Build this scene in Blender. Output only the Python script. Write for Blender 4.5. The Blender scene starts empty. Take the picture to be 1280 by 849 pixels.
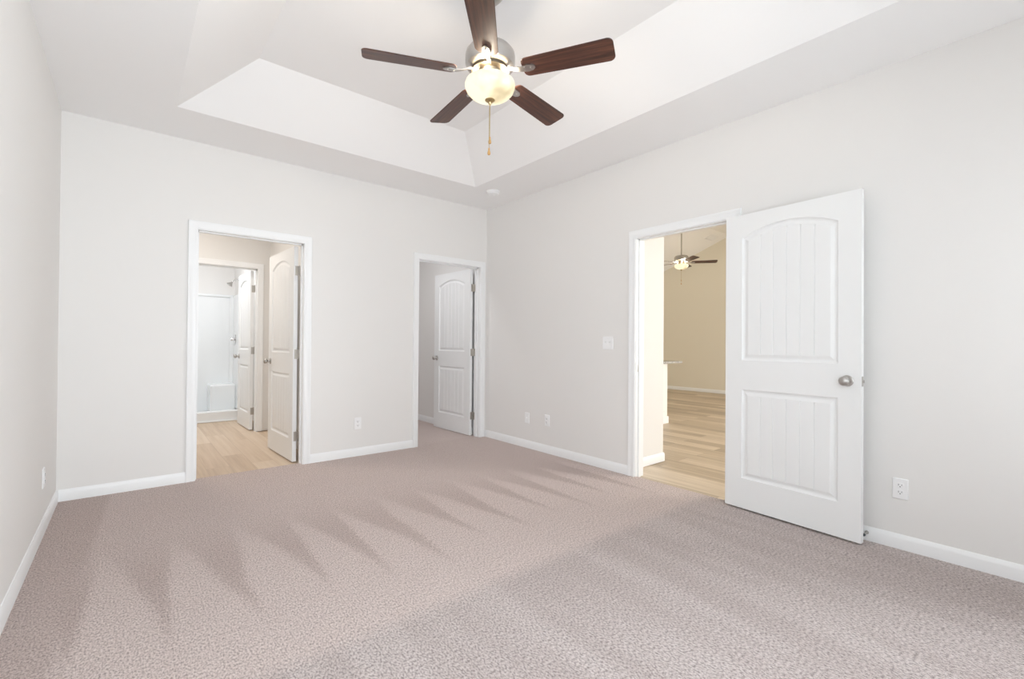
import bpy, math, random
from mathutils import Matrix, Vector
random.seed(7)
PI = math.pi
scene = bpy.context.scene
COL = scene.collection

# ------------------------------------------------------------------ camera
FPX, YAW, PITCH, ROLL, CAMZ = 577.36, 0.693051, 0.0067447, 0.0078382, 1.13593
cf = Vector((math.sin(YAW)*math.cos(PITCH), math.cos(YAW)*math.cos(PITCH), math.sin(PITCH)))
cr0 = Vector((math.cos(YAW), -math.sin(YAW), 0)); cu0 = cr0.cross(cf)
cr = cr0*math.cos(ROLL)+cu0*math.sin(ROLL); cu = cu0*math.cos(ROLL)-cr0*math.sin(ROLL)
cam = bpy.data.cameras.new('camera'); camo = bpy.data.objects.new('camera', cam); COL.objects.link(camo)
cam.sensor_width = 36; cam.lens = 36*FPX/1280; cam.clip_start = 0.02
M = Matrix.Identity(4)
for i in range(3):
    M[i][0], M[i][1], M[i][2] = cr[i], cu[i], -cf[i]
M[2][3] = CAMZ
camo.matrix_world = M
scene.camera = camo

# ------------------------------------------------------------------ look, world, lights
vs = scene.view_settings
vs.view_transform = 'Standard'; vs.look = 'None'; vs.gamma = 1; vs.use_curve_mapping = False
vs.exposure = 0.35
try:
    scene.cycles.max_bounces = 14; scene.cycles.diffuse_bounces = 10; scene.cycles.sample_clamp_indirect = 6
except Exception: pass
w = bpy.data.worlds.new('world'); scene.world = w; w.use_nodes = True
bg = w.node_tree.nodes['Background']
sky = w.node_tree.nodes.new('ShaderNodeTexSky'); sky.sky_type = 'HOSEK_WILKIE'; sky.turbidity = 4
w.node_tree.links.new(sky.outputs[0], bg.inputs[0]); bg.inputs[1].default_value = 0.8

def area(name, loc, rot, sx, sy, power, col, spread=180):
    l = bpy.data.lights.new(name, 'AREA'); l.shape = 'RECTANGLE'; l.size = sx; l.size_y = sy
    l.energy = power; l.color = col; l.spread = math.radians(spread)
    o = bpy.data.objects.new(name, l); COL.objects.link(o); o.location = loc; o.rotation_euler = rot
    return o
DAY = (0.86, 0.94, 1.0); WARM = (1.0, 0.80, 0.55)
# daylight through the bedroom windows in the wall behind the camera (faces +y), plus an added side fill
area('window_and_fill_light', (0.14, -0.585, 1.40), (PI/2+0.02, 0, 0), 0.8, 1.44, 22, DAY, 145)
area('window_and_fill_light', (1.04, -0.585, 1.40), (PI/2+0.02, 0, 0), 0.8, 1.44, 13, DAY, 145)
area('window_and_fill_light', (3.34, -0.24, 1.35), (PI/2-0.05, 0, PI/2), 0.42, 1.4, 28, DAY, 125)  # fill lamp added at the right wall to brighten the left wall
# daylight through the window of the living room (faces +y)
area('living_daylight', (7.6, -1.9, 1.45), (PI/2+0.1, 0, 0), 3.0, 2.0, 170, (0.98, 0.99, 0.98))
# ceiling lamps of the small rooms
area('bathroom_lamp', (0.2, 5.5, 2.70), (0, 0, 0), 0.5, 0.3, 15, (1.0, 0.93, 0.85))
area('shower_room_lamp', (0.5, 7.1, 2.70), (0, 0, 0), 0.4, 0.4, 15, (0.97, 0.98, 1.0))
area('closet_lamp', (2.2, 5.1, 2.70), (0, 0, 0), 0.3, 0.3, 7, (0.97, 0.97, 1.0))

# ------------------------------------------------------------------ materials
def mat(name, col, rough=0.5, metal=0.0, spec=0.5, emit=None, estr=0):
    m = bpy.data.materials.new(name); m.use_nodes = True
    b = m.node_tree.nodes['Principled BSDF']
    b.inputs['Base Color'].default_value = (*col, 1); b.inputs['Roughness'].default_value = rough
    b.inputs['Metallic'].default_value = metal; b.inputs['Specular IOR Level'].default_value = spec
    if emit:
        b.inputs['Emission Color'].default_value = (*emit, 1); b.inputs['Emission Strength'].default_value = estr
    return m
class N:
    """tiny node helper"""
    def __init__(s, m): s.m = m; s.t = m.node_tree; s.b = s.t.nodes['Principled BSDF']
    def n(s, typ, **kw):
        x = s.t.nodes.new(typ)
        for k, v in kw.items(): setattr(x, k, v)
        return x
    def l(s, a, b): s.t.links.new(a, b)
    def math(s, op, a, b=None, c=None, clamp=False):
        x = s.n('ShaderNodeMath', operation=op); x.use_clamp = clamp
        for i, v in enumerate((a, b, c)):
            if v is None: continue
            if isinstance(v, (int, float)): x.inputs[i].default_value = v
            else: s.l(v, x.inputs[i])
        return x.outputs[0]
    def noise(s, vec, scale, detail=2, rough=0.5):
        x = s.n('ShaderNodeTexNoise'); x.inputs['Scale'].default_value = scale
        x.inputs['Detail'].default_value = detail; x.inputs['Roughness'].default_value = rough
        s.l(vec, x.inputs['Vector']); return x.outputs['Fac']
    def ramp(s, fac, stops):
        x = s.n('ShaderNodeValToRGB'); e = x.color_ramp.elements
        while len(e) < len(stops): e.new(0.5)
        for el, (p, c) in zip(e, stops): el.position = p; el.color = (*c, 1)
        s.l(fac, x.inputs[0]); return x.outputs[0]
    def smooth(s, v, a, b):
        x = s.n('ShaderNodeMapRange', interpolation_type='SMOOTHSTEP')
        x.inputs[1].default_value = a; x.inputs[2].default_value = b
        s.l(v, x.inputs[0]); return x.outputs[0]
    def mix(s, fac, a, b, blend='MIX'):
        x = s.n('ShaderNodeMix', data_type='RGBA', blend_type=blend)
        for sock, v in ((x.inputs[0], fac), (x.inputs[6], a), (x.inputs[7], b)):
            if isinstance(v, (int, float)): sock.default_value = v
            elif isinstance(v, tuple): sock.default_value = (*v, 1)
            else: s.l(v, sock)
        return x.outputs[2]
    def bump(s, h, strength, dist):
        x = s.n('ShaderNodeBump'); x.inputs['Strength'].default_value = strength
        x.inputs['Distance'].default_value = dist
        s.l(h, x.inputs['Height']); s.l(x.outputs[0], s.b.inputs['Normal'])
    def pos(s): return s.n('ShaderNodeNewGeometry').outputs['Position']
    def obj(s): return s.n('ShaderNodeTexCoord').outputs['Object']

def paint(name, col, rough=0.6, bump=0.08):
    m = mat(name, col, rough, spec=0.3); k = N(m); p = k.pos()
    k.bump(k.noise(p, 260, 3), bump, 0.002)
    return m
M_WALL = paint('wall_paint', (0.80, 0.79, 0.775))
M_LIVING = paint('living_wall_paint', (0.79, 0.75, 0.65))
M_CEIL = paint('ceiling_paint', (0.90, 0.90, 0.90), 0.75)
M_TRIM = mat('white_trim_paint', (0.87, 0.88, 0.885), 0.32)
M_DOOR = mat('white_door_paint', (0.85, 0.86, 0.86), 0.38)
M_NICKEL = mat('satin_nickel', (0.50, 0.48, 0.46), 0.30, 1.0)
M_FITTER = mat('glow_tinted_nickel', (0.20, 0.165, 0.12), 0.4, 1.0)  # plain nickel with the lamp's warm glow put into its colour
M_HINGE = mat('hinge_metal', (0.50, 0.47, 0.43), 0.38, 1.0)
M_CHROME = mat('chrome', (0.75, 0.75, 0.76), 0.12, 1.0)
M_BRASS = mat('aged_brass', (0.50, 0.38, 0.20), 0.3, 1.0)
M_PLASTIC = mat('white_plastic', (0.88, 0.885, 0.89), 0.35)
M_SLOT = mat('dark_slot', (0.03, 0.03, 0.03), 0.6)
M_RUBBER = mat('dark_rubber', (0.02, 0.025, 0.03), 0.6)
M_FIBER = mat('white_fiberglass', (0.85, 0.87, 0.88), 0.22)
M_FOB = mat('honey_wood_fob', (0.55, 0.32, 0.12), 0.4)
M_ISLAND = mat('white_island_paint', (0.84, 0.83, 0.80), 0.45)

# granite worktop
M_GRANITE = mat('speckled_granite', (0.4, 0.4, 0.4), 0.15); k = N(M_GRANITE); p = k.pos()
k.l(k.ramp(k.noise(p, 90, 5, 0.7), [(0.35, (0.05, 0.05, 0.05)), (0.5, (0.38, 0.37, 0.35)), (0.62, (0.7, 0.69, 0.66))]), k.b.inputs['Base Color'])

# carpet: twisted pile with speckled yarn, vacuum tracks as brushed pile
def carpet(name, tracks):
    m = mat(name, (0.5, 0.43, 0.4), 0.95, spec=0.1); k = N(m); p = k.pos()
    sx = k.n('ShaderNodeSeparateXYZ'); k.l(p, sx.inputs[0]); X, Y = sx.outputs[0], sx.outputs[1]
    vor = k.n('ShaderNodeTexVoronoi'); vor.inputs['Scale'].default_value = 190; k.l(p, vor.inputs['Vector'])
    warp = k.n('ShaderNodeVectorMath', operation='MULTIPLY'); k.l(p, warp.inputs[0]); warp.inputs[1].default_value = (1, 0.55, 1)
    f1 = k.noise(warp.outputs[0], 150, 4, 0.65); f2 = k.noise(p, 420, 3, 0.7); f3 = k.noise(p, 9, 4, 0.55)
    yarn = k.math('ADD', k.math('MULTIPLY', f1, 0.55), k.math('MULTIPLY', f2, 0.45))
    base = k.ramp(yarn, [(0.37, (0.16, 0.115, 0.10)), (0.45, (0.48, 0.375, 0.34)), (0.51, (0.82, 0.68, 0.635)), (0.59, (0.98, 0.88, 0.84))])
    base = k.mix(0.18, base, k.ramp(f3, [(0.3, (0.62, 0.52, 0.48)), (0.7, (0.72, 0.615, 0.575))]), 'MIX')
    lay = None
    if tracks:
        # far pass: wedges of pile brushed towards the far wall between the pulled strips
        wob = k.math('MULTIPLY', k.math('SUBTRACT', k.noise(p, 1.1, 1), 0.5), 0.12)
        fine = k.math('MULTIPLY', k.math('SUBTRACT', k.noise(p, 70, 3, 0.6), 0.5), 0.16)
        xs = k.math('ADD', k.math('ADD', X, k.math('MULTIPLY', Y, -0.05)), k.math('ADD', wob, fine))
        cell = k.math('DIVIDE', k.math('ADD', xs, 2.6535), 0.298)
        fr = k.math('FRACT', cell)
        idx = k.math('FLOOR', cell)
        wn = k.n('ShaderNodeTexWhiteNoise', noise_dimensions='1D'); k.l(idx, wn.inputs['W'])
        y0 = k.math('ADD', 1.92, k.math('MULTIPLY', wn.outputs['Value'], 0.22))
        grow = k.math('DIVIDE', k.math('SUBTRACT', Y, y0), 1.2)          # 0 at the tip, 1 at the wide end
        grow = k.math('MULTIPLY', k.math('POWER', k.math('MAXIMUM', grow, 0), 1.25), 0.95)
        edge = k.math('SUBTRACT', fr, k.math('SUBTRACT', 1.0, grow))      # >0 inside the dark wedge
        wedge = k.smooth(edge, -0.05, 0.13)
        fade = k.math('SUBTRACT', 1.0, k.smooth(Y, 2.65, 3.45))
        wedge = k.math('ADD', k.math('MULTIPLY', wedge, fade), k.math('MULTIPLY', k.math('SUBTRACT', 1.0, fade), 0.32))
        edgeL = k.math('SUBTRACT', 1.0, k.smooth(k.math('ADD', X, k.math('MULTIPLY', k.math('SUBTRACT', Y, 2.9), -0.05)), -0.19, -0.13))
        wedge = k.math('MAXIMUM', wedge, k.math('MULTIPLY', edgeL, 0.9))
        # near pass: pile brushed the other way, darker tips, soft streaks along the stroke
        near = k.math('SUBTRACT', 1.0, k.smooth(k.math('ADD', Y, k.math('MULTIPLY', fine, 0.8)), 1.66, 1.80))
        sv = k.n('ShaderNodeVectorMath', operation='MULTIPLY'); k.l(p, sv.inputs[0]); sv.inputs[1].default_value = (6.0, 0.8, 0)
        st = k.noise(sv.outputs[0], 1.0, 2)
        streak = k.smooth(st, 0.36, 0.62)
        dark = k.math('ADD', k.math('MULTIPLY', wedge, k.math('SUBTRACT', 1.0, near)), k.math('MULTIPLY', near, k.math('ADD', k.math('MULTIPLY', streak, 0.5), 0.14)))
        lay = dark
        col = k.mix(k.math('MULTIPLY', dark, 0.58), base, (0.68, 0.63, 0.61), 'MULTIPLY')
        col = k.mix(near, col, (0.93, 0.965, 0.985), 'MULTIPLY')
        spk = k.smooth(f1, 0.50, 0.36)
        col = k.mix(k.math('MULTIPLY', k.math('MULTIPLY', near, spk), 0.55), col, (0.30, 0.25, 0.24), 'MIX')
        base = col
    k.l(base, k.b.inputs['Base Color'])
    h = k.math('ADD', yarn, k.math('MULTIPLY', vor.outputs['Distance'], -0.35))
    k.bump(h, 0.9, 0.014)
    k.b.inputs['Sheen Weight'].default_value = 0.15
    return m
M_CARPET = carpet('bedroom_carpet', True)
M_CARPET2 = carpet('closet_carpet', False)

def planks(name, cols, dark):
    m = mat(name, cols[0], 0.42); k = N(m); p = k.pos()
    mp = k.n('ShaderNodeMapping'); mp.inputs['Rotation'].default_value = (0, 0, PI/2); k.l(p, mp.inputs[0])
    br = k.n('ShaderNodeTexBrick'); br.offset = 0.37; k.l(mp.outputs[0], br.inputs['Vector'])
    br.inputs['Scale'].default_value = 1; br.inputs['Brick Width'].default_value = 1.22; br.inputs['Row Height'].default_value = 0.18
    br.inputs['Mortar Size'].default_value = 0.0012; br.inputs['Mortar Smooth'].default_value = 0.3
    br.inputs['Color1'].default_value = (0, 0, 0, 1); br.inputs['Color2'].default_value = (1, 1, 1, 1); br.inputs['Mortar'].default_value = (0.5, 0.5, 0.5, 1)
    sep = k.n('ShaderNodeSeparateColor'); k.l(br.outputs['Color'], sep.inputs[0])
    g = k.n('ShaderNodeVectorMath', operation='MULTIPLY'); k.l(p, g.inputs[0]); g.inputs[1].default_value = (26, 1.0, 1)
    sh = k.n('ShaderNodeCombineXYZ'); k.l(k.math('MULTIPLY', sep.outputs[0], 37), sh.inputs[1])
    ga = k.n('ShaderNodeVectorMath', operation='ADD'); k.l(g.outputs[0], ga.inputs[0]); k.l(sh.outputs[0], ga.inputs[1])
    gr = k.noise(ga.outputs[0], 1.0, 5, 0.62)
    tone = k.math('ADD', k.math('MULTIPLY', sep.outputs[0], 0.35), k.math('MULTIPLY', gr, 0.75))
    c = k.ramp(tone, [(0.22, cols[0]), (0.50, cols[1]), (0.80, cols[2])])
    c = k.mix(k.math('MULTIPLY', br.outputs['Fac'], 0.6), c, dark)
    k.l(c, k.b.inputs['Base Color'])
    k.bump(gr, 0.08, 0.003)
    return m
M_PLANK_H = planks('hall_vinyl_planks', [(0.27, 0.20, 0.135), (0.52, 0.42, 0.305), (0.72, 0.61, 0.48)], (0.2, 0.13, 0.08))
M_PLANK_B = planks('bathroom_vinyl_planks', [(0.45, 0.32, 0.215), (0.60, 0.46, 0.33), (0.70, 0.57, 0.44)], (0.3, 0.2, 0.13))

# fan blade wood, grain along the local X of the blade
M_BLADE = mat('dark_walnut_blade', (0.1, 0.04, 0.02), 0.38); k = N(M_BLADE); p = k.obj()
g = k.n('ShaderNodeVectorMath', operation='MULTIPLY'); k.l(p, g.inputs[0]); g.inputs[1].default_value = (3, 55, 1)
k.l(k.ramp(k.noise(g.outputs[0], 1.0, 5, 0.6), [(0.3, (0.030, 0.012, 0.009)), (0.5, (0.072, 0.027, 0.017)), (0.7, (0.14, 0.054, 0.030))]), k.b.inputs['Base Color'])
# lit alabaster glass bowl
M_BOWL = mat('lit_alabaster_glass', (0.35, 0.32, 0.26), 0.25); k = N(M_BOWL); p = k.obj()
nz = k.noise(p, 4.5, 3, 0.5)
k.l(k.ramp(nz, [(0.40, (1.0, 0.74, 0.30)), (0.60, (1.0, 0.92, 0.66))]), k.b.inputs['Emission Color'])
k.l(k.math('ADD', k.math('MULTIPLY', k.smooth(nz, 0.38, 0.60), 0.36), 0.36), k.b.inputs['Emission Strength'])
M_GLASS = bpy.data.materials.new('window_glass'); M_GLASS.use_nodes = True
k = N(M_GLASS); k.b.inputs['Transmission Weight'].default_value = 1; k.b.inputs['Roughness'].default_value = 0; k.b.inputs['IOR'].default_value = 1.45

# ------------------------------------------------------------------ mesh builder
class MB:
    def __init__(s): s.v = []; s.f = []
    def add(s, vs_, fs):
        o = len(s.v); s.v += [tuple(q) for q in vs_]; s.f += [tuple(i+o for i in f) for f in fs]; return s
    def box(s, x0, y0, z0, x1, y1, z1):
        v = [(x, y, z) for z in (z0, z1) for y in (y0, y1) for x in (x0, x1)]
        return s.add(v, [(0, 2, 3, 1), (4, 5, 7, 6), (0, 1, 5, 4), (2, 6, 7, 3), (0, 4, 6, 2), (1, 3, 7, 5)])
    def quad(s, *q): return s.add(q, [tuple(range(len(q)))])
    def prism(s, poly, fn, a, b):
        """poly of 2-D points, extruded from a to b; fn(u, v, w) -> xyz"""
        n = len(poly); v = [fn(u, q, a) for u, q in poly]+[fn(u, q, b) for u, q in poly]
        f = [tuple(range(n-1, -1, -1)), tuple(range(n, 2*n))]+[(i, (i+1) % n, n+(i+1) % n, n+i) for i in range(n)]
        return s.add(v, f)
    def lathe(s, prof, c=(0, 0, 0), axis='z', n=32, cap=True):
        v = []
        for r, h in prof:
            for i in range(n):
                a = 2*PI*i/n; x, y = r*math.cos(a), r*math.sin(a)
                q = {'z': (x, y, h), 'y': (x, h, y), 'x': (h, x, y)}[axis]
                v.append((q[0]+c[0], q[1]+c[1], q[2]+c[2]))
        f = []
        for j in range(len(prof)-1):
            for i in range(n):
                i2 = (i+1) % n; f.append((j*n+i, j*n+i2, (j+1)*n+i2, (j+1)*n+i))
        if cap:
            f.append(tuple(range(n-1, -1, -1))); m = (len(prof)-1)*n; f.append(tuple(range(m, m+n)))
        return s.add(v, f)
    def tube(s, path, r, n=10):
        P = [Vector(q) for q in path]; v = []; f = []
        for i, q in enumerate(P):
            t = (P[min(i+1, len(P)-1)]-P[max(i-1, 0)]).normalized()
            up = Vector((0, 0, 1)) if abs(t.z) < 0.9 else Vector((1, 0, 0))
            a = t.cross(up).normalized(); b = t.cross(a)
            rr = r[i] if isinstance(r, (list, tuple)) else r
            for j in range(n):
                th = 2*PI*j/n; v.append(q+(a*math.cos(th)+b*math.sin(th))*rr)
        for i in range(len(P)-1):
            for j in range(n):
                j2 = (j+1) % n; f.append((i*n+j, i*n+j2, (i+1)*n+j2, (i+1)*n+j))
        f.append(tuple(range(n-1, -1, -1))); m = (len(P)-1)*n; f.append(tuple(range(m, m+n)))
        return s.add(v, f)
    def obj(s, name, m, parent=None, loc=(0, 0, 0), rot=(0, 0, 0), smooth=None, bevel=0, seg=2):
        me = bpy.data.meshes.new(name); me.from_pydata(s.v, [], s.f)
        import bmesh
        b = bmesh.new(); b.from_mesh(me); bmesh.ops.recalc_face_normals(b, faces=b.faces); b.to_mesh(me); b.free()
        me.materials.append(m)
        if smooth:
            for q in me.polygons: q.use_smooth = True
            me.set_sharp_from_angle(angle=math.radians(smooth))
        o = bpy.data.objects.new(name, me); COL.objects.link(o)
        o.location = loc; o.rotation_euler = rot
        if parent: o.parent = parent
        if bevel:
            bm_ = o.modifiers.new('bevel', 'BEVEL'); bm_.width = bevel; bm_.segments = seg; bm_.limit_method = 'ANGLE'
        return o
def tag(o, label=None, cat=None, group=None, kind=None):
    if label: o['label'] = label
    if cat: o['category'] = cat
    if group: o['group'] = group
    if kind: o['kind'] = kind
    return o
def struct(o): o['kind'] = 'structure'; return o
def empty(name, loc=(0, 0, 0), rz=0):
    o = bpy.data.objects.new(name, None); COL.objects.link(o); o.location = loc; o.rotation_euler = (0, 0, rz)
    o.empty_display_size = 0.1; return o

# ------------------------------------------------------------------ room dimensions
XL, XR, YB, YR, ZC = -0.3776, 3.3332, 4.5066, -0.56, 2.74
TW = 0.115                                  # wall thickness
YB2 = YB+TW; XR2 = XR+TW
BATH = (0.428, 1.240); CLOS = (2.426, 3.238); MAIN = (1.546, 2.358); DH = 2.034
J = 0.016                                   # jamb thickness

# --- floors
struct(MB().box(XL-0.1, YR-0.1, -0.03, XR+0.02, YB+0.06, 0.0).obj('floor', M_CARPET))
struct(MB().box(1.62, YB+0.061, -0.03, XR2-0.12, 6.9, 0.0).obj('floor_closet', M_CARPET2))
struct(MB().box(-1.3, YB+0.061, -0.03, 1.6, 8.6, -0.008).obj('floor_bathroom', M_PLANK_B))
struct(MB().box(XR+0.021, -2.1, -0.03, 10.7, 7.5, -0.008).obj('floor_living', M_PLANK_H))

# --- bedroom walls
struct(MB().box(XL-TW, YR-TW, 0, XL, YB2, 2.85).obj('wall_left', M_WALL))
def wall_y(y0, y1, x0, x1, holes, top):     # wall across x with door holes
    b = MB(); x = x0
    for a, c, h in holes:
        b.box(x, y0, 0, a, y1, top); b.box(a, y0, h, c, y1, top); x = c
    return b.box(x, y0, 0, x1, y1, top)
struct(wall_y(YB, YB2, XL, XR2, [(BATH[0]-J, BATH[1]+J, DH+J), (CLOS[0]-J, CLOS[1]+J, DH+J)], 2.85).obj('wall_back', M_WALL))
b = MB(); b.box(XR, YR-TW, 0, XR2, -0.46, 2.85); b.box(XR, -0.46, 0, XR2, -0.02, 0.65); b.box(XR, -0.46, 2.15, XR2, -0.02, 2.85); b.box(XR, -0.02, 0, XR2, MAIN[0]-J, 2.85); b.box(XR, MAIN[0]-J, DH+J, XR2, MAIN[1]+J, 2.85); b.box(XR, MAIN[1]+J, 0, XR2, YB, 2.85)
struct(b.obj('wall_right', M_WALL))
WIN = [(-0.28, 0.56), (0.62, 1.46)]; WZ = (0.65, 2.15)
b = MB(); x = XL
for a, c in WIN:
    b.box(x, YR-TW, 0, a, YR, 2.85); b.box(a, YR-TW, 0, c, YR, WZ[0]); b.box(a, YR-TW, WZ[1], c, YR, 2.85); x = c
b.box(x, YR-TW, 0, XR, YR, 2.85)
struct(b.obj('wall_rear', M_WALL))
for i, (a, c) in enumerate(WIN):
    b = MB()
    for q in ((a, WZ[0], a+0.05, WZ[1]), (c-0.05, WZ[0], c, WZ[1]), (a, WZ[0], c, WZ[0]+0.05), (a, WZ[1]-0.05, c, WZ[1]), (a, 1.375, c, 1.425)):
        b.box(q[0], YR-0.085, q[1], q[2], YR-0.045, q[3])
    b.box(a-0.04, YR-0.04, WZ[0]-0.02, c+0.04, YR+0.025, WZ[0]+0.002)
    wnd = struct(b.obj('window_%d' % (i+1), M_TRIM))
    MB().box(a+0.05, YR-0.068, WZ[0]+0.05, c-0.05, YR-0.062, WZ[1]-0.05).obj('pane', M_GLASS, wnd)

b = MB()
for q in ((-0.46, WZ[0], -0.42, WZ[1]), (-0.06, WZ[0], -0.02, WZ[1]), (-0.46, WZ[0], -0.02, WZ[0]+0.05), (-0.46, WZ[1]-0.05, -0.02, WZ[1]), (-0.46, 1.375, -0.02, 1.425)):
    b.box(XR+0.045, q[0], q[1], XR+0.085, q[2], q[3])
wnd = struct(b.obj('window_3', M_TRIM))  # made-up side window out of view, added to carry the left wall fill
MB().box(XR+0.062, -0.42, WZ[0]+0.05, XR+0.068, -0.06, WZ[1]-0.05).obj('pane', M_GLASS, wnd)

# --- tray ceiling
TO = (0.24, 2.743, 0.07, 3.912); TI = (0.662, 2.334, 0.47, 3.502); ZT = 3.05
b = MB(); x0, x1, y0, y1 = XL-TW, XR2, YR-TW, YB2
def ring(o, i, zo, zi):
    O = [(o[0], o[2], zo), (o[1], o[2], zo), (o[1], o[3], zo), (o[0], o[3], zo)]
    I = [(i[0], i[2], zi), (i[1], i[2], zi), (i[1], i[3], zi), (i[0], i[3], zi)]
    for q in range(4):
        r = (q+1) % 4; b.quad(O[q], O[r], I[r], I[q])
ring((x0, x1, y0, y1), TO, ZC, ZC); ring(TO, TI, ZC, ZT)
b.quad((TI[0], TI[2], ZT), (TI[1], TI[2], ZT), (TI[1], TI[3], ZT), (TI[0], TI[3], ZT))
b.box(x0, y0, ZT+0.05, x1, y1, ZT+0.1)
for q in ((x0, y0, x1, y0+0.02), (x0, y1-0.02, x1, y1), (x0, y0, x0+0.02, y1), (x1-0.02, y0, x1, y1)):
    b.box(q[0], q[1], 2.80, q[2], q[3], ZT+0.06)
o = struct(b.obj('ceiling', M_CEIL))
# --- trims: casing profile swept round each doorway, jamb lining and stop
CP = [(0.0, 0.0), (0.0, 0.009), (0.006, 0.011), (0.014, 0.0125), (0.020, 0.0105), (0.042, 0.013), (0.050, 0.017), (0.060, 0.017), (0.063, 0.013), (0.063, 0.0)]
def casing(b, s0, s1, zt, fn, z0=0.0):
    r = 0.005; n = len(CP); v = []
    for d, o_ in CP:
        d += r
        v += [fn(s0-d, o_, z0), fn(s0-d, o_, zt+d), fn(s1+d, o_, zt+d), fn(s1+d, o_, z0)]
    f = []
    for i in range(n):
        j = (i+1) % n
        for q in range(3): f.append((i*4+q, i*4+q+1, j*4+q+1, j*4+q))
    f.append(tuple(i*4 for i in range(n))); f.append(tuple(i*4+3 for i in range(n)))
    b.add(v, f)
def doorway(name, axis, s0, s1, a, c, stop_side, z0):
    """axis 'y': wall faces y=a (near) and y=c (far), opening along x"""
    b = MB(); far_z = z0
    if axis == 'y':
        near = lambda s, o_, z: (s, a-o_, z); far = lambda s, o_, z: (s, c+o_, z)
        bx = lambda p0, q0, z0_, p1, q1, z1_: b.box(p0, q0, z0_, p1, q1, z1_)
    else:
        near = lambda s, o_, z: (a-o_, s, z); far = lambda s, o_, z: (c+o_, s, z)
        bx = lambda p0, q0, z0_, p1, q1, z1_: b.box(q0, p0, z0_, q1, p1, z1_)
    casing(b, s0, s1, DH, near); casing(b, s0, s1, DH, far, far_z)
    bx(s0-J, a, z0, s0, c, DH+J); bx(s1, a, z0, s1+J, c, DH+J); bx(s0, a, DH, s1, c, DH+J)
    t0, t1 = (a+0.036, a+0.070) if stop_side == 'near' else (c-0.070, c-0.036)
    e = 0.010
    bx(s0, t0, z0, s0+e, t1, DH); bx(s1-e, t0, z0, s1, t1, DH); bx(s0, t0, DH-e, s1, t1, DH)
    return struct(b.obj(name, M_TRIM, smooth=35))
doorway('trim_1', 'y', *BATH, YB, YB2, 'far', -0.008)
doorway('trim_2', 'y', *CLOS, YB, YB2, 'far', 0.0)
t3 = doorway('trim_3', 'x', *MAIN, XR, XR2, 'near', -0.008)
# strike plate let into the main doorway's jamb
MB().box(XR+0.012, MAIN[1]-0.0008, 0.895, XR+0.034, MAIN[1]+0.001, 0.955).obj('strike_plate', M_HINGE, t3)

# --- baseboards
BP = [(0, 0), (0.013, 0), (0.013, 0.056), (0.011, 0.062), (0.0095, 0.068), (0.006, 0.076), (0.004, 0.081), (0, 0.081)]
def base_y(b, x0, x1, y, sgn): b.prism(BP, lambda u, q, t: (t, y+sgn*u, q), x0, x1)
def base_x(b, y0, y1, x, sgn): b.prism(BP, lambda u, q, t: (x+sgn*u, t, q), y0, y1)
CW = 0.068
def bb(name, fn):
    b = MB(); fn(b); return struct(b.obj(name, M_TRIM, smooth=35))
bb('baseboard_left', lambda b: base_x(b, YR, YB, XL, 1))
bb('baseboard_back', lambda b: (base_y(b, XL+0.012, BATH[0]-CW, YB, -1), base_y(b, BATH[1]+CW, CLOS[0]-CW, YB, -1)))
bb('baseboard_right', lambda b: (base_x(b, YR, MAIN[0]-CW, XR, -1), base_x(b, MAIN[1]+CW, YB, XR, -1)))
bb('baseboard_rear', lambda b: base_y(b, XL+0.012, XR-0.012, YR, 1))

# --- closet shell
CX1 = 3.275
b = MB(); b.box(CX1, YB2, 0, XR2, 6.9, 2.85); struct(b.obj('wall_closet_right', M_WALL))
struct(MB().box(1.6, 6.8, 0, CX1, 6.9, 2.85).obj('wall_closet_back', M_WALL))
struct(MB().box(1.6, YB2, 0, 1.7, 6.8, 2.85).obj('wall_closet_left', M_WALL))
struct(MB().box(1.6, YB2, ZC, CX1, 6.8, ZC+0.1).obj('ceiling_closet', M_CEIL))
bb('baseboard_closet', lambda b: (base_x(b, YB2+0.08, 6.8, CX1, -1), base_y(b, 1.7, CX1-0.013, 6.8, -1)))

# --- bathroom and shower room shell
YW, YW2 = 6.50, 6.615; BX1 = 1.385; WC = (0.528, 1.240)
struct(MB().box(BX1, YB2, -0.02, 1.5, 8.5, 2.85).obj('wall_bathroom_right', M_WALL))
struct(MB().box(-1.3, YB2, -0.02, -1.2, 8.5, 2.85).obj('wall_bathroom_left', M_WALL))
struct(wall_y(YW, YW2, -1.2, BX1, [(WC[0]-J, WC[1]+J, DH+J)], 2.85).obj('wall_bathroom_back', M_WALL))
struct(MB().box(-1.2, 8.42, -0.02, BX1, 8.5, 2.85).obj('wall_shower_back', M_WALL))
struct(MB().box(-1.2, YB2, ZC, BX1, 8.42, ZC+0.1).obj('ceiling_bathroom', M_CEIL))
doorway('trim_4', 'y', *WC, YW, YW2, 'far', -0.008)
struct(MB().box(1.285, 7.60, -0.02, BX1, 8.42, 2.74).obj('wall_shower_right', M_WALL))

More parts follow.
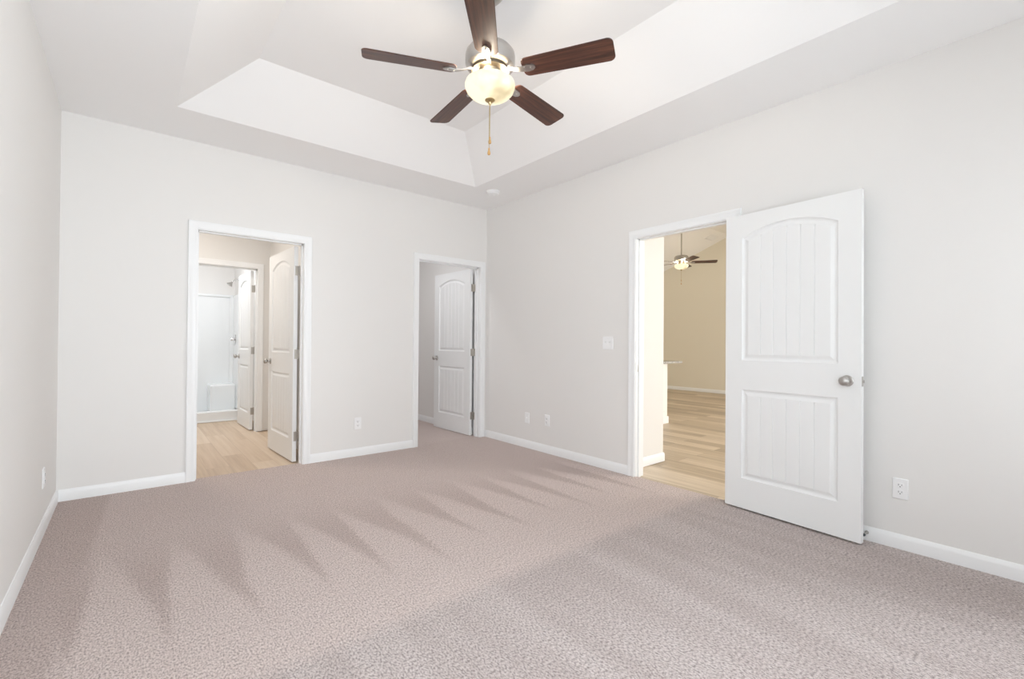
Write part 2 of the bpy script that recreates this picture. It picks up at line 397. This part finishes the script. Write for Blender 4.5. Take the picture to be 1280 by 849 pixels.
# --- hall and living room shell
LX, LYR, LY1, HX = 10.5, 4.90, 7.24, 4.005
zv = lambda y: 3.615-0.376*abs(y-LYR)
struct(MB().box(XR2, 2.515, -0.02, HX, 7.3, 3.75).obj('wall_hall', M_WALL))
bb('baseboard_hall', lambda b: (base_y(b, XR2+0.018, HX+0.013, 2.515, -1), base_x(b, 2.515, 7.2, HX, 1)))
b = MB(); b.box(LX, -2.0, -0.02, LX+0.1, LY1, 3.8); struct(b.obj('wall_living_far', M_LIVING))
struct(MB().box(HX, LY1, -0.02, LX+0.1, LY1+0.1, 3.0).obj('wall_living_left', M_LIVING))
b = MB(); b.box(XR2, -2.1, -0.02, 6.1, -2.0, 2.85); b.box(9.1, -2.1, -0.02, LX+0.1, -2.0, 2.85)
b.box(6.1, -2.1, -0.02, 9.1, -2.0, 0.45); b.box(6.1, -2.1, 2.45, 9.1, -2.0, 2.85); struct(b.obj('wall_living_right', M_LIVING))
struct(MB().box(XR, -2.1, -0.02, XR2, YR-TW, 2.85).obj('wall_hall_near', M_WALL))
b = MB(); ya = LYR-(3.615-ZC)/0.376; yb = LY1+0.1
b.prism([(-2.1, ZC), (ya, ZC), (LYR, 3.615), (yb, zv(yb)), (yb, zv(yb)+0.1), (LYR, 3.715), (ya, ZC+0.1), (-2.1, ZC+0.1)], lambda u, q, t: (t, u, q), XR2, LX+0.05)
struct(b.obj('ceiling_living', M_CEIL))
bb('baseboard_living', lambda b: (base_x(b, -2.0, LY1, LX, -1),))

# ------------------------------------------------------------------ doors
DT = 0.035
PROF = [(0.0, 0.0), (0.003, 0.006), (0.012, 0.011), (0.020, 0.0115), (0.026, 0.0095), (0.040, 0.003), (0.046, 0.0025)]
def slab_mesh(W, H):
    b = MB(); sm = 0.115 if W > 0.75 else 0.105
    px0, px1 = sm, W-sm; z_lo = (0.205, 0.815); z_hi = (1.015, 1.858); rise = 0.068
    last = PROF[-1][0]; i0, i1 = px0+last, px1-last
    ng = 5; fr = []                                       # x breaks as fractions of the inner field
    seg = 4
    for q in range(ng+1):
        a, c = q/(ng+1), (q+1)/(ng+1); g = 0.0035/(i1-i0)
        lo = a+(g if q else 0); hi = c-(g if q < ng else 0)
        fr += [lo+(hi-lo)*t/seg for t in range(seg+1)]
        if q < ng: fr.append(c)
    groove = {round(c, 6) for c in [(q+1)/(ng+1) for q in range(ng)]}
    xs = lambda d: [px0+d+(px1-px0-2*d)*t for t in fr]
    R_ = ((px1-px0)**2/4+rise**2)/(2*rise); xc = (px0+px1)/2
    def topz(kind, x, d):
        if kind == 'lo': return z_lo[1]-d
        zc = z_hi[1]+rise-R_
        return zc+math.sqrt(max((R_-d)**2-(x-xc)**2, 0))
    for face in (0, 1):
        fy = (lambda dep: dep) if face == 0 else (lambda dep: DT-dep)
        X0 = xs(0)
        for kind, (za, zb_) in (('lo', z_lo), ('hi', z_hi)):
            loops = []
            for li, (d, dep) in enumerate(PROF):
                X = xs(d); n = len(X); L = []
                for t, x in zip(fr, X):
                    dd = dep+(0.0050 if li == len(PROF)-1 and round(t, 6) in groove else 0)
                    L.append((x, fy(dd), za+d))
                for t, x in list(zip(fr, X))[::-1]:
                    dd = dep+(0.0050 if li == len(PROF)-1 and round(t, 6) in groove else 0)
                    L.append((x, fy(dd), topz(kind, x, d)))
                loops.append(L)
            n2 = len(loops[0]); v = [q for L in loops for q in L]; f = []
            for li in range(len(loops)-1):
                for i in range(n2):
                    j = (i+1) % n2; f.append((li*n2+i, li*n2+j, (li+1)*n2+j, (li+1)*n2+i))
            base_ = (len(loops)-1)*n2; n = n2//2
            for i in range(n-1): f.append((base_+i, base_+i+1, base_+n2-2-i, base_+n2-1-i))
            b.add(v, f)
        y = fy(0)
        b.quad((0, y, 0), (px0, y, 0), (px0, y, H), (0, y, H)); b.quad((px1, y, 0), (W, y, 0), (W, y, H), (px1, y, H))
        for x, x2 in zip(X0[:-1], X0[1:]):
            b.quad((x, y, 0), (x2, y, 0), (x2, y, z_lo[0]), (x, y, z_lo[0]))
            b.quad((x, y, z_lo[1]), (x2, y, z_lo[1]), (x2, y, z_hi[0]), (x, y, z_hi[0]))
            b.quad((x, y, topz('hi', x, 0)), (x2, y, topz('hi', x2, 0)), (x2, y, H), (x, y, H))
    b.quad((0, 0, 0), (0, DT, 0), (0, DT, H), (0, 0, H)); b.quad((W, 0, 0), (W, DT, 0), (W, DT, H), (W, 0, H))
    b.quad((0, 0, 0), (W, 0, 0), (W, DT, 0), (0, DT, 0)); b.quad((0, 0, H), (W, 0, H), (W, DT, H), (0, DT, H))
    return b
KNOB = [(0.0325, 0.0), (0.0325, 0.004), (0.029, 0.008), (0.014, 0.010), (0.0115, 0.014), (0.0115, 0.026), (0.016, 0.030), (0.024, 0.036), (0.0275, 0.044), (0.0275, 0.052), (0.024, 0.060), (0.014, 0.0655), (0.004, 0.067)]
def make_door(name, label, loc, rz, W, H, pin, z0):
    """local x runs from the hinge edge to the free edge, y through the thickness; pin: 0 or 1 side of the knuckles"""
    root = tag(empty(name, (loc[0], loc[1], z0), rz), label, 'door', kind='structure')
    slab_mesh(W, H).obj('slab', M_DOOR, root)
    py = -0.0125 if pin == 0 else DT+0.0065; sg = 1 if pin == 0 else -1
    for zc in (0.235, 1.005, 1.79):
        b = MB()
        b.lathe([(0.0062, zc-0.045), (0.0062, zc+0.045)], (-0.003, py, 0), n=14)
        b.lathe([(0.0045, zc+0.045), (0.005, zc+0.049), (0.002, zc+0.052)], (-0.003, py, 0), n=12)
        ya_, yb_ = sorted((py+sg*0.006, py+sg*0.036))
        b.box(-0.0018, ya_, zc-0.044, 0.0005, yb_, zc+0.044)          # leaf on the slab edge
        yc, yd = sorted((py-sg*0.0055, py-sg*0.0035))
        if pin == 0: b.box(-0.038, yc, zc-0.044, -0.006, yd, zc+0.044)            # leaf on the jamb
        b.obj('hinge', M_HINGE, root, smooth=40)
    kx = W-0.068; kz = 0.918
    b = MB(); b.lathe([(r, -h) for r, h in KNOB], (kx, 0, kz), 'y', 28); b.obj('knob', M_NICKEL, root, smooth=40)
    b = MB(); b.lathe([(r, DT+h) for r, h in KNOB], (kx, 0, kz), 'y', 28); b.obj('knob', M_NICKEL, root, smooth=40)
    b = MB(); b.box(W-0.0005, DT/2-0.0115, kz-0.0285, W+0.0015, DT/2+0.0115, kz+0.0285)
    b.prism([(0.001, -0.006), (0.012, -0.006), (0.004, 0.006), (0.001, 0.006)], lambda u, q, t: (W+u, DT/2+q, t), kz-0.008, kz+0.008)
    b.obj('latch', M_NICKEL, root)
    return root
def heading(dx, dy): return math.atan2(dy, dx)
make_door('door_3', 'large white two panel door swung open against right wall, nearest the camera', (3.2625, 1.553), heading(-0.0620, -0.795), 0.806, 2.018, 1, 0.012)
make_door('door_1', 'white arched panel door opened into the bathroom, left doorway of back wall', (1.221, 4.632), heading(-0.037, 0.805), 0.806, 2.018, 0, 0.006)
make_door('door_2', 'white arched panel door opened into the carpeted closet beside the room corner', (3.218, 4.632), heading(-0.022, 0.805), 0.806, 2.018, 0, 0.008)
make_door('door_4', 'bright white door inside the bathroom, open in front of the shower', (1.222, 6.625), heading(-0.020, 0.705), 0.706, 2.018, 0, 0.004)

# ------------------------------------------------------------------ ceiling fans
def blade_outline(L, w0, w1):
    pts = []; r = 0.03
    def arc(cx, cy, a0, a1, rr, n=6):
        for i in range(n+1):
            a = a0+(a1-a0)*i/n; pts.append((cx+rr*math.cos(a), cy+rr*math.sin(a)))
    arc(r, -w0/2+r, PI, 1.5*PI, r); arc(L-r, -w1/2+r, 1.5*PI, 2*PI, r); arc(L-r, w1/2-r, 0, 0.5*PI, r); arc(r, w0/2-r, 0.5*PI, PI, r)
    return pts
def make_fan(label, x, y, ztop, phase, drop, slope=0.0, glow=1.0):
    """drop: distance from the ceiling to the blade plane"""
    zb = ztop-drop; root = tag(empty('ceiling_fan', (x, y, zb), 0), label, 'ceiling fan', 'ceiling fans with lit bowls')
    b = MB(); b.lathe([(0.02, drop-0.075), (0.045, drop-0.072), (0.066, drop-0.05), (0.07, drop-0.012), (0.07, drop+0.005)]); b.obj('canopy', M_NICKEL, root, smooth=40)
    b = MB(); b.lathe([(0.0125, 0.14), (0.0125, drop-0.07)], n=16); b.lathe([(0.0125, 0.155), (0.03, 0.15), (0.034, 0.125)], n=20, cap=False); b.obj('downrod', M_NICKEL, root, smooth=40)
    b = MB(); b.lathe([(0.03, 0.142), (0.085, 0.138), (0.118, 0.128), (0.131, 0.110), (0.134, 0.095), (0.134, 0.055), (0.128, 0.040), (0.105, 0.028), (0.06, 0.024)], n=48); b.obj('motor_housing', M_NICKEL, root, smooth=30)
    b = MB(); b.lathe([(0.10, 0.026), (0.10, 0.012), (0.07, 0.010), (0.066, 0.010), (0.06, -0.004), (0.072, -0.012), (0.075, -0.022), (0.062, -0.030)], n=40)
    b.obj('light_fitter', M_FITTER, root, smooth=35)
    # glass bowl with open rim
    prof = [(0.122, -0.040), (0.130, -0.045), (0.1345, -0.056), (0.134, -0.072), (0.126, -0.092), (0.108, -0.111), (0.080, -0.125), (0.045, -0.136), (0.012, -0.139)]
    inner = [(max(r-0.005, 0.004), h+0.005) for r, h in prof[::-1]]; inner[-1] = (0.117, -0.040)
    b = MB(); b.lathe(prof+inner, n=48, cap=False); b.obj('glass_bowl', M_BOWL, root, smooth=40)
    b = MB(); b.lathe([(0.010, -0.132), (0.026, -0.137), (0.027, -0.141), (0.020, -0.147), (0.010, -0.152), (0.008, -0.160), (0.004, -0.165)], n=24); b.obj('finial', M_BRASS, root, smooth=35)
    for i, (cx, cy, zl) in enumerate(((0.004, 0.004, -0.370), (-0.006, -0.003, -0.435))):
        b = MB(); b.tube([(cx*0.5, cy*0.5, -0.16), (cx, cy, -0.20), (cx, cy, zl+0.03)], 0.0016, 6)
        ch = b.obj('pull_chain', M_BRASS, root)
        b = MB(); b.lathe([(0.002, zl+0.036), (0.005, zl+0.032), (0.0045, zl+0.024), (0.0085, zl+0.008), (0.0075, zl), (0.003, zl-0.003)], (cx, cy, 0), n=14); b.obj('pull_fob', M_FOB, ch, smooth=40)
    pitch = math.radians(13)
    for kq in range(5):
        a = phase+kq*2*PI/5
        pts = blade_outline(0.475, 0.120, 0.140)
        b = MB(); b.prism(pts, lambda u, q, t: (u, q, t), -0.003, 0.003)
        bl = b.obj('blade', M_BLADE, root, rot=(0, 0, 0), bevel=0.0015, seg=1)
        bl.rotation_euler = (-pitch, 0, a)
        bl.location = (0.185*math.cos(a), 0.185*math.sin(a), 0.0)
        # blade arm: cast bracket from the rotor to the blade
        b = MB()
        outl = [(-0.110, 0.010), (-0.075, 0.011), (-0.04, 0.012), (-0.005, 0.016), (0.03, 0.022), (0.055, 0.018), (0.068, 0.006)]
        poly = [(u, -v_) for u, v_ in outl]+[(u, v_) for u, v_ in outl[::-1]]
        zf = lambda u: 0.016 if u < -0.07 else (-0.006 if u > -0.02 else 0.016-(u+0.07)/0.05*0.022)
        nn = len(poly); v = [(u, q, zf(u)-0.004) for u, q in poly]+[(u, q, zf(u)+0.002) for u, q in poly]
        m_ = nn//2; f = [(i, (i+1) % nn, nn+(i+1) % nn, nn+i) for i in range(nn)]
        for i in range(m_-1):
            f.append((i, i+1, nn-2-i, nn-1-i)); f.append((nn+i, nn+i+1, nn+nn-2-i, nn+nn-1-i))
        b.add(v, f)
        for u, q in ((0.012, 0.010), (0.012, -0.010), (0.046, 0.0)):
            b.lathe([(0.005, -0.0105), (0.0048, -0.0125), (0.002, -0.014)], (u, q, 0.0005), n=10)
        b.obj('blade_bracket', M_NICKEL, bl, smooth=40)
    # the lamp's own bulbs, above the rim of the bowl
    for q in range(3):
        a = phase+0.6+q*2*PI/3
        l = bpy.data.lights.new('fan_bulb', 'POINT'); l.energy = 3.6*glow; l.color = (1.0, 0.88, 0.72); l.shadow_soft_size = 0.02
        o = bpy.data.objects.new('fan_bulb', l); COL.objects.link(o); o.parent = root
        o.location = (0.095*math.cos(a), 0.095*math.sin(a), -0.022)
    return root
make_fan('large dark bladed ceiling fan with lit amber bowl under the tray ceiling', 1.485, 1.99, ZT, -1.0458, 0.47)
make_fan('small distant ceiling fan on a long rod seen through the open main doorway', 8.42, 4.90, 3.615, -0.95, 0.865)

# ------------------------------------------------------------------ wall plates
def rounded(w_, h_, r, n=4):
    pts = []
    for cx, cy, a0 in ((w_/2-r, -h_/2+r, -PI/2), (w_/2-r, h_/2-r, 0), (-w_/2+r, h_/2-r, PI/2), (-w_/2+r, -h_/2+r, PI)):
        for i in range(n+1):
            a = a0+PI/2*i/n; pts.append((cx+r*math.cos(a), cy+r*math.sin(a)))
    return pts
def plate(b, w_, h_):                                     # local: x across, z up, sticks out towards -y
    P0 = rounded(w_, h_, 0.004); P1 = rounded(w_-0.006, h_-0.006, 0.003); n = len(P0)
    v = [(u, 0, q) for u, q in P0]+[(u, -0.003, q) for u, q in P0]+[(u, -0.006, q) for u, q in P1]
    f = [(i, (i+1) % n, n+(i+1) % n, n+i) for i in range(n)]+[(n+i, n+(i+1) % n, 2*n+(i+1) % n, 2*n+i) for i in range(n)]
    f.append(tuple(range(2*n, 3*n))); b.add(v, f)
def outlet(label, loc, rz):
    root = tag(empty('wall_outlet', loc, rz), label, 'outlet', 'white wall outlets')
    b = MB(); plate(b, 0.070, 0.115); b.obj('cover_plate', M_PLASTIC, root)
    for s in (1, -1):
        b = MB(); b.prism(rounded(0.034, 0.029, 0.010), lambda u, q, t: (u, t, q+s*0.0195), -0.0085, -0.005)
        rc = b.obj('receptacle', M_PLASTIC, root)
        b = MB(); b.box(-0.0080, -0.0092, s*0.0195-0.001, -0.0058, -0.0084, s*0.0195+0.008); b.box(0.0058, -0.0092, s*0.0195-0.0005, 0.0080, -0.0084, s*0.0195+0.007)
        b.lathe([(0.0028, -0.0092), (0.0028, -0.0084)], (0, 0, s*0.0195-0.007), 'y', 10); b.obj('slot', M_SLOT, rc)
    b = MB(); b.lathe([(0.003, -0.0075), (0.003, -0.0055)], axis='y', n=12); b.obj('screw', M_PLASTIC, root)
    return root
outlet('white duplex outlet low on the back wall between bathroom and closet doorways', (1.759, YB, 0.322), 0)
outlet('white duplex outlet on right wall beyond the wide open door, nearest camera', (XR, 0.600, 0.335), -PI/2)
outlet('white duplex outlet low on the left wall, seen edge on near the corner', (XL, 3.85, 0.318), PI/2)
outlet('white duplex outlet on right wall between corner and main doorway, nearer the doorway', (XR, 3.435, 0.335), -PI/2)
def blank(label, loc, rz):
    root = tag(empty('cable_plate', loc, rz), label, 'wall plate')
    b = MB(); plate(b, 0.070, 0.115); b.obj('cover_plate', M_PLASTIC, root)
    b = MB(); b.lathe([(0.0075, -0.005), (0.0075, -0.008), (0.005, -0.008), (0.005, -0.014), (0.002, -0.014)], axis='y', n=14); b.obj('cable_jack', M_PLASTIC, root)
    for s in (1, -1):
        b = MB(); b.lathe([(0.003, -0.0072), (0.003, -0.0055)], (0, 0, s*0.042), 'y', 10); b.obj('screw', M_PLASTIC, root)
blank('white cable plate on right wall, the one closer to the room corner', (XR, 3.745, 0.322), -PI/2)
root = tag(empty('light_switch', (XR, 2.655, 1.139), -PI/2), 'white double light switch on the right wall left of the main doorway', 'light switch')
b = MB(); plate(b, 0.116, 0.116); b.obj('cover_plate', M_PLASTIC, root)
for s in (-1, 1):
    b = MB(); b.box(s*0.023-0.0055, -0.0065, -0.0125, s*0.023+0.0055, -0.0055, 0.0125); fr_ = b.obj('switch_collar', M_PLASTIC, root)
    b = MB(); b.prism([(-0.005, 0.002), (-0.0165, 0.0085), (-0.0165, 0.013), (-0.005, 0.010)], lambda u, q, t: (t, u, q), s*0.023-0.004, s*0.023+0.004); b.obj('toggle', M_PLASTIC, root)
    for z in (0.030, -0.030):
        b = MB(); b.lathe([(0.003, -0.0072), (0.003, -0.0055)], (s*0.023, 0, z), 'y', 10); b.obj('screw', M_PLASTIC, root)

# smoke detector on the soffit
root = tag(empty('smoke_detector', (2.965, 3.905, ZC)), 'round white smoke detector on the ceiling soffit above the room corner', 'smoke detector')
b = MB(); b.lathe([(0.070, 0.0), (0.070, -0.008), (0.066, -0.010)], n=40); b.obj('base', M_PLASTIC, root, smooth=30)
b = MB(); b.lathe([(0.064, -0.010), (0.063, -0.024), (0.056, -0.032), (0.040, -0.036), (0.038, -0.034), (0.022, -0.034), (0.020, -0.037), (0.004, -0.038)], n=40); b.obj('cover', M_PLASTIC, root, smooth=30)
b = MB(); b.lathe([(0.006, -0.037), (0.006, -0.0395), (0.002, -0.040)], n=16); b.obj('test_button', M_PLASTIC, root)

# spring door stop screwed into the right baseboard
root = tag(empty('door_stop', (XR-0.0125, 0.749, 0.048)), 'small spring door stop with dark tip on baseboard behind the open door', 'door stop')
b = MB(); b.lathe([(0.010, 0.0), (0.010, -0.004), (0.006, -0.008)], axis='x', n=16); b.obj('flange', M_NICKEL, root)
b = MB(); hel = [(-0.006-0.050*t/120, 0.0045*math.cos(t*2*PI/10), 0.0045*math.sin(t*2*PI/10)) for t in range(121)]
b.tube(hel, 0.0011, 5); b.obj('spring', M_NICKEL, root)
b = MB(); b.lathe([(0.005, -0.054), (0.0075, -0.056), (0.0075, -0.066), (0.005, -0.069)], axis='x', n=16); b.obj('rubber_tip', M_RUBBER, root)

# ------------------------------------------------------------------ shower
root = tag(empty('shower_stall', (0.0, 7.62, -0.008)), 'white fiberglass shower stall with built in seat behind the bathroom', 'shower stall')
# local: x 0..1.283, y 0 (front) .. 0.79 (back)
b = MB()
b.prism([(0.0, 0.0), (0.0, 0.135), (0.012, 0.150), (0.075, 0.150), (0.09, 0.135), (0.10, 0.05), (0.78, 0.04), (0.78, 0.0)], lambda u, q, t: (t, u, q), -0.3, 1.28); b.obj('shower_pan', M_FIBER, root, smooth=30, bevel=0.003)
b = MB()
b.box(-0.3, 0.765, 0.03, 1.262, 0.795, 1.845); b.box(1.258, 0.02, 0.12, 1.283, 0.795, 1.845); b.box(-0.325, 0.02, 0.03, -0.3, 0.795, 1.845)
b.box(-0.3, 0.745, 1.815, 1.26, 0.797, 1.85)
b.prism([(0.0, 0.0), (0.05, 0.0), (0.04, 0.012), (0.012, 0.04), (0.0, 0.05)], lambda u, q, t: (1.259-u, 0.766-q, t), 0.03, 1.82)
b.obj('surround', M_FIBER, root, smooth=30, bevel=0.008)
b = MB(); b.box(0.93, 0.43, 0.03, 1.26, 0.77, 0.485); b.obj('seat', M_FIBER, root, bevel=0.03, seg=4)
b = MB(); b.box(-0.3, -0.018, 0.0, 1.28, 0.0, 0.022); b.obj('quarter_round', M_TRIM, root, bevel=0.008)
# valve on the side panel and shower head above it
vx, vy, vz = 1.257, 0.54, 1.16
b = MB(); b.lathe([(0.085, 0.0), (0.082, -0.006), (0.04, -0.014)], (vx, vy, vz), 'x', 32); vl = b.obj('shower_valve', M_CHROME, root, smooth=40)
b = MB(); b.lathe([(0.024, -0.012), (0.022, -0.05), (0.018, -0.056)], (vx, vy, vz), 'x', 20); b.tube([(vx-0.045, vy, vz), (vx-0.055, vy-0.04, vz-0.006), (vx-0.062, vy-0.095, vz-0.014)], [0.011, 0.009, 0.007]); b.obj('lever', M_CHROME, vl, smooth=40)
hx, hy, hz = 1.284, 0.40, 2.063
b = MB(); ax = Vector((-0.62, 0, -0.78)).normalized(); p0 = Vector((hx-0.092, hy, hz-0.042))
b.tube([p0, p0+ax*0.015, p0+ax*0.025, p0+ax*0.055, p0+ax*0.064], [0.011, 0.013, 0.020, 0.042, 0.040], 20); sh = b.obj('shower_head', M_NICKEL, root, smooth=40)
b = MB(); b.lathe([(0.03, 0.0), (0.028, -0.006), (0.012, -0.012)], (hx, hy, hz), 'x', 24); b.obj('flange', M_CHROME, sh, smooth=40)
b = MB(); b.tube([(hx-0.004, hy, hz), (hx-0.04, hy, hz+0.004), (hx-0.065, hy, hz-0.010), (hx-0.095, hy, hz-0.045)], 0.009); b.obj('arm', M_CHROME, sh, smooth=60)

# ------------------------------------------------------------------ kitchen island, worktop, ceiling vent
root = tag(empty('kitchen_island', (5.62, 3.68, -0.008)), 'white kitchen island end panel seen through the main doorway', 'kitchen island')
b = MB(); b.box(-0.38, 0.02, 0, 0.38, 2.0, 0.86); b.obj('cabinet_body', M_ISLAND, root, bevel=0.004)
b = MB(); b.box(-0.30, 0.008, 0.17, 0.30, 0.022, 0.78); b.obj('end_panel', M_ISLAND, root, bevel=0.006)
b = MB()
for (x0, y0, x1, y1) in ((-0.395, 0.005, 0.395, 0.02), (0.38, 0.02, 0.395, 2.0), (-0.395, 0.02, -0.38, 2.0)): b.box(x0, y0, 0, x1, y1, 0.10)
b.obj('base_trim', M_TRIM, root, bevel=0.004)
tag(MB().box(5.20, 3.62, 0.853, 6.27, 5.70, 0.885).obj('worktop', M_GRANITE, bevel=0.006), 'speckled grey stone worktop overhanging the white kitchen island', 'worktop')
root = tag(empty('ceiling_vent', (10.05, 5.12, zv(5.12))), 'small grille vent in the sloped living room ceiling near the far wall', 'ceiling vent')
root.rotation_euler = (-math.atan(0.376), 0, 0)
b = MB()
for (x0, y0, x1, y1) in ((-0.18, -0.10, 0.18, -0.08), (-0.18, 0.08, 0.18, 0.10), (-0.18, -0.08, -0.16, 0.08), (0.16, -0.08, 0.18, 0.08)): b.box(x0, y0, -0.010, x1, y1, 0.0)
b.obj('vent_frame', M_PLASTIC, root)
b = MB()
for i in range(7):
    y = -0.072+i*0.021; b.quad((-0.16, y, -0.002), (0.16, y, -0.002), (0.16, y+0.016, -0.010), (-0.16, y+0.016, -0.010))
b.obj('slats', M_PLASTIC, root)
MB().box(-0.16, -0.08, -0.0018, 0.16, 0.08, 0.0).obj('duct_opening', M_SLOT, root)
